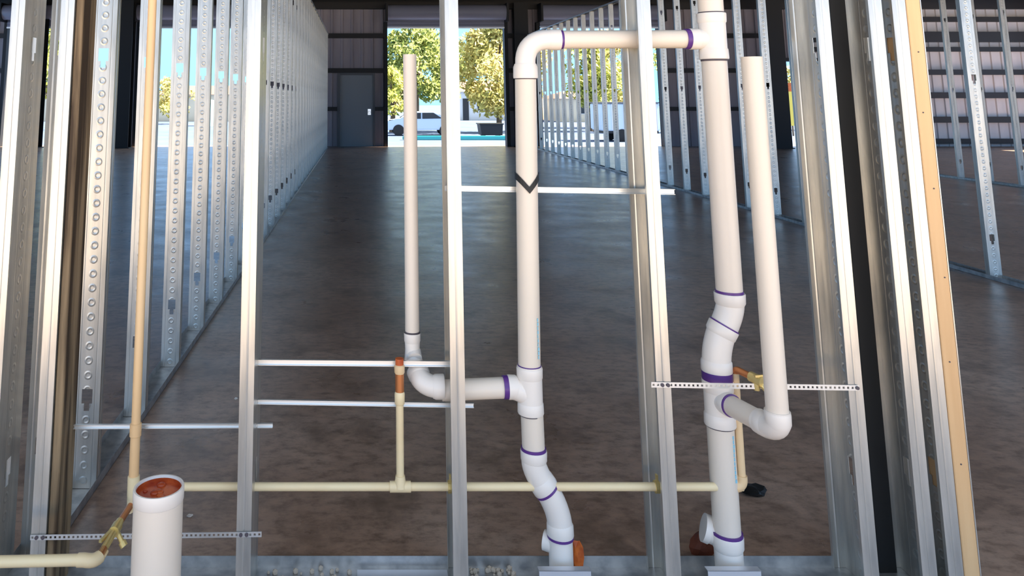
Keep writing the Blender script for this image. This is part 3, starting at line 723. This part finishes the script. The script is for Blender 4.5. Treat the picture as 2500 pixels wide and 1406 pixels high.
M['carpaint'] = mat('silver_blue_paint', (.62, .70, .80), .3); M['glass'] = mat('dark_glass', (.02, .025, .03), .12); M['tyre'] = mat('tyre', (.02, .02, .02), .8)
M['white'] = mat('white_siding', (.80, .78, .74), .7); M['teal'] = mat('teal_paint', (.05, .42, .42), .5); M['cream'] = mat('cream_render', (.78, .66, .48), .8); M['redroof'] = mat('brown_roof', (.30, .16, .11), .8)
def car(x, y, label, paint, flip=1):
    r = empty('car', (x, y, ZG)); tag(r, label, 'car')
    P = [(-2.2, .35), (-2.2, .78), (-1.95, .92), (-1.2, .98), (-.65, 1.40), (.75, 1.42), (1.45, 1.0), (2.1, .95), (2.25, .7), (2.2, .35)]
    bm = bmesh.new(); a = [bm.verts.new((x+flip*u, y-.85, ZG+v)) for u, v in P]; b = [bm.verts.new((x+flip*u, y+.85, ZG+v)) for u, v in P]
    bm.faces.new(a); bm.faces.new(b[::-1])
    for i in range(len(P)): bm.faces.new((a[i], a[(i+1) % len(P)], b[(i+1) % len(P)], b[i]))
    bmesh.ops.bevel(bm, geom=list(bm.edges), offset=.05, segments=2, affect='EDGES'); obj('body', bm, paint, r, True)
    for q in ([(-1.05, 1.0), (-.62, 1.33), (-.02, 1.35), (-.02, 1.0)], [(.06, 1.0), (.06, 1.35), (.72, 1.35), (1.25, 1.02)]):
        bm = bmesh.new(); lo = [bm.verts.new((x+flip*u, y-.875, ZG+v)) for u, v in q]; hi = [bm.verts.new((x+flip*u, y-.84, ZG+v)) for u, v in q]
        bm.faces.new(lo); bm.faces.new(hi[::-1])
        for i in range(4): bm.faces.new((lo[i], lo[(i+1) % 4], hi[(i+1) % 4], hi[i]))
        obj('side_window', bm, M['glass'], r)
    for u in (-1.35, 1.4):
        for yy in (-.88, .68): obj('wheel', tube((x+flip*u, y+yy, ZG+.33), (x+flip*u, y+yy+.2, ZG+.33), .33, 22), M['tyre'], r, True)
car(3.55, 46, 'silver blue parked car seen either side of the slim vent pipe', M['carpaint'])
car(-.9, 56, 'white parked car at the left edge of the central bay', M['white'], -1)
def house(x0, x1, y0, y1, h, label, wallm, wins, roofh=1.2, doors=()):
    r = empty('house', ((x0+x1)/2, (y0+y1)/2, ZG)); tag(r, label, 'building')
    obj('wall', boxbm(x0, x1, y0, y1, ZG, ZG+h), wallm, r)
    bm = bmesh.new(); e = .35; P = [(x0-e, y0-e, ZG+h), (x1+e, y0-e, ZG+h), (x1+e, y1+e, ZG+h), (x0-e, y1+e, ZG+h), (x0+1, (y0+y1)/2, ZG+h+roofh), (x1-1, (y0+y1)/2, ZG+h+roofh)]
    v = [bm.verts.new(p) for p in P]
    for f_ in ((0, 1, 5, 4), (1, 2, 5), (2, 3, 4, 5), (3, 0, 4), (3, 2, 1, 0)): bm.faces.new([v[i] for i in f_])
    obj('roof', bm, M['redroof'], r)
    for (a, b, c_, d) in wins:
        wn = obj('window', boxbm(a-.06, b+.06, y0-.05, y0+.02, ZG+c_-.06, ZG+d+.06), M['white'], r)
        child('pane', boxbm(a, b, y0-.07, y0-.04, ZG+c_, ZG+d), M['glass'], wn, False)
    for (a, b, d) in doors: obj('house_door', boxbm(a, b, y0-.06, y0+.02, ZG, ZG+d), M['glass'], r)
house(9.2, 18, 78, 86, 2.9, 'white house with dark windows behind the golden tree', M['white'], ((11.9, 12.5, 1.0, 2.3), (13.3, 13.9, 1.0, 2.3), (15.2, 16, 1, 2.2)), 1.2, ((10.4, 11.0, 2.2),))
house(19, 27, 72, 80, 2.2, 'tan shed seen through the right stud row', M['cream'], ((20.5, 21.2, .8, 1.6),), .7)
house(-20, -11.5, 74, 82, 2.6, 'cream building in the bay behind the left stud row', M['cream'], ((-17.5, -16.8, .8, 1.9),), .9)
house(-33, -25.5, 74, 82, 2.7, 'cream building in the leftmost bay', M['cream'], ((-30.5, -29.8, .8, 1.9),), .9)
# boxy trailer, dark bin, teal kerb and tank
tr = empty('box_trailer', (13.8, 40, ZG)); tag(tr, 'pale blue box trailer seen through the right stud row', 'trailer')
M['paleblue'] = mat('pale_blue_panel', (.62, .72, .82), .5)
bm = bmesh.new(); box(bm, 12.3, 15.3, 39, 41, ZG+.55, ZG+1.95); bmesh.ops.bevel(bm, geom=list(bm.edges), offset=.06, segments=2, affect='EDGES'); obj('box_body', bm, M['paleblue'], tr)
obj('roof_edge', boxbm(12.25, 15.35, 38.95, 41.05, ZG+1.93, ZG+2.0), M['frame'], tr); obj('chassis', boxbm(12.4, 15.2, 39.1, 40.9, ZG+.42, ZG+.56), M['blacksteel'], tr)
for u in (13.3, 14.1):
    for yy in (38.98, 40.8): obj('wheel', tube((u, yy, ZG+.32), (u, yy+.2, ZG+.32), .32, 20), M['tyre'], tr, True)
for u in (12.8, 13.4, 14.0, 14.6, 15.1): obj('panel_rib', boxbm(u, u+.04, 38.97, 39.01, ZG+.6, ZG+1.9), M['white'], tr)
bn = empty('waste_skip', (7.4, 44, ZG)); tag(bn, 'black waste skip low in the right half of the central bay', 'skip')
bm = bmesh.new(); P0 = [(6.75, 43.4), (8.05, 43.4), (8.05, 44.6), (6.75, 44.6)]; lo = [bm.verts.new((a+(.08 if a < 7.4 else -.04), b, ZG+.12)) for a, b in P0]; hi = [bm.verts.new((a, b, ZG+.72)) for a, b in P0]
bm.faces.new(lo[::-1]); bm.faces.new(hi)
for i in range(4): bm.faces.new((lo[i], lo[(i+1) % 4], hi[(i+1) % 4], hi[i]))
obj('bin_body', bm, M['blacksteel'], bn); obj('rim', boxbm(6.70, 8.10, 43.35, 44.65, ZG+.72, ZG+.78), M['black'], bn)
for u in (6.95, 7.8): obj('skid', boxbm(u, u+.1, 43.4, 44.6, ZG, ZG+.14), M['blacksteel'], bn)
bm = bmesh.new(); box(bm, 2.2, 9.5, 40.6, 40.95, ZG, ZG+.22); bmesh.ops.bevel(bm, geom=list(bm.edges), offset=.04, segments=2, affect='EDGES')
tag(obj('kerb_edging', bm, M['teal']), 'long teal painted kerb across the yard in the central bay', 'kerb')
tk = empty('water_tank', (-12.2, 62, ZG)); tag(tk, 'pale teal upright tank in the bay behind the left stud row', 'tank')
M['mint'] = mat('pale_teal_panel', (.35, .70, .66), .5)
bm = bmesh.new(); sweep(bm, [(-12.6, 62, ZG), (-12.6, 62, ZG+1.9), (-12.6, 62, ZG+2.05), (-12.6, 62, ZG+2.15)], [.75, .75, .6, .2], 28); obj('tank_body', bm, M['mint'], tk, True)
obj('lid', tube((-12.6, 62, ZG+2.13), (-12.6, 62, ZG+2.22), .24, 20), M['frame'], tk, True)
sg = empty('yellow_panel', (25.2, 45, ZG)); tag(sg, 'yellow upright board with orange top in the narrow doorway at right', 'board')
M['yellow'] = mat('yellow_paint', (.85, .62, .10), .6)

obj('board', boxbm(24.85, 25.5, 44.97, 45.03, ZG+.6, ZG+2.6), M['yellow'], sg); obj('top_board', boxbm(24.8, 25.55, 44.96, 45.04, ZG+2.6, ZG+3.1), M['orange'], sg)
for u in (24.9, 25.4): obj('post', boxbm(u, u+.07, 45.03, 45.1, ZG, ZG+3.0), M['bark'], sg)
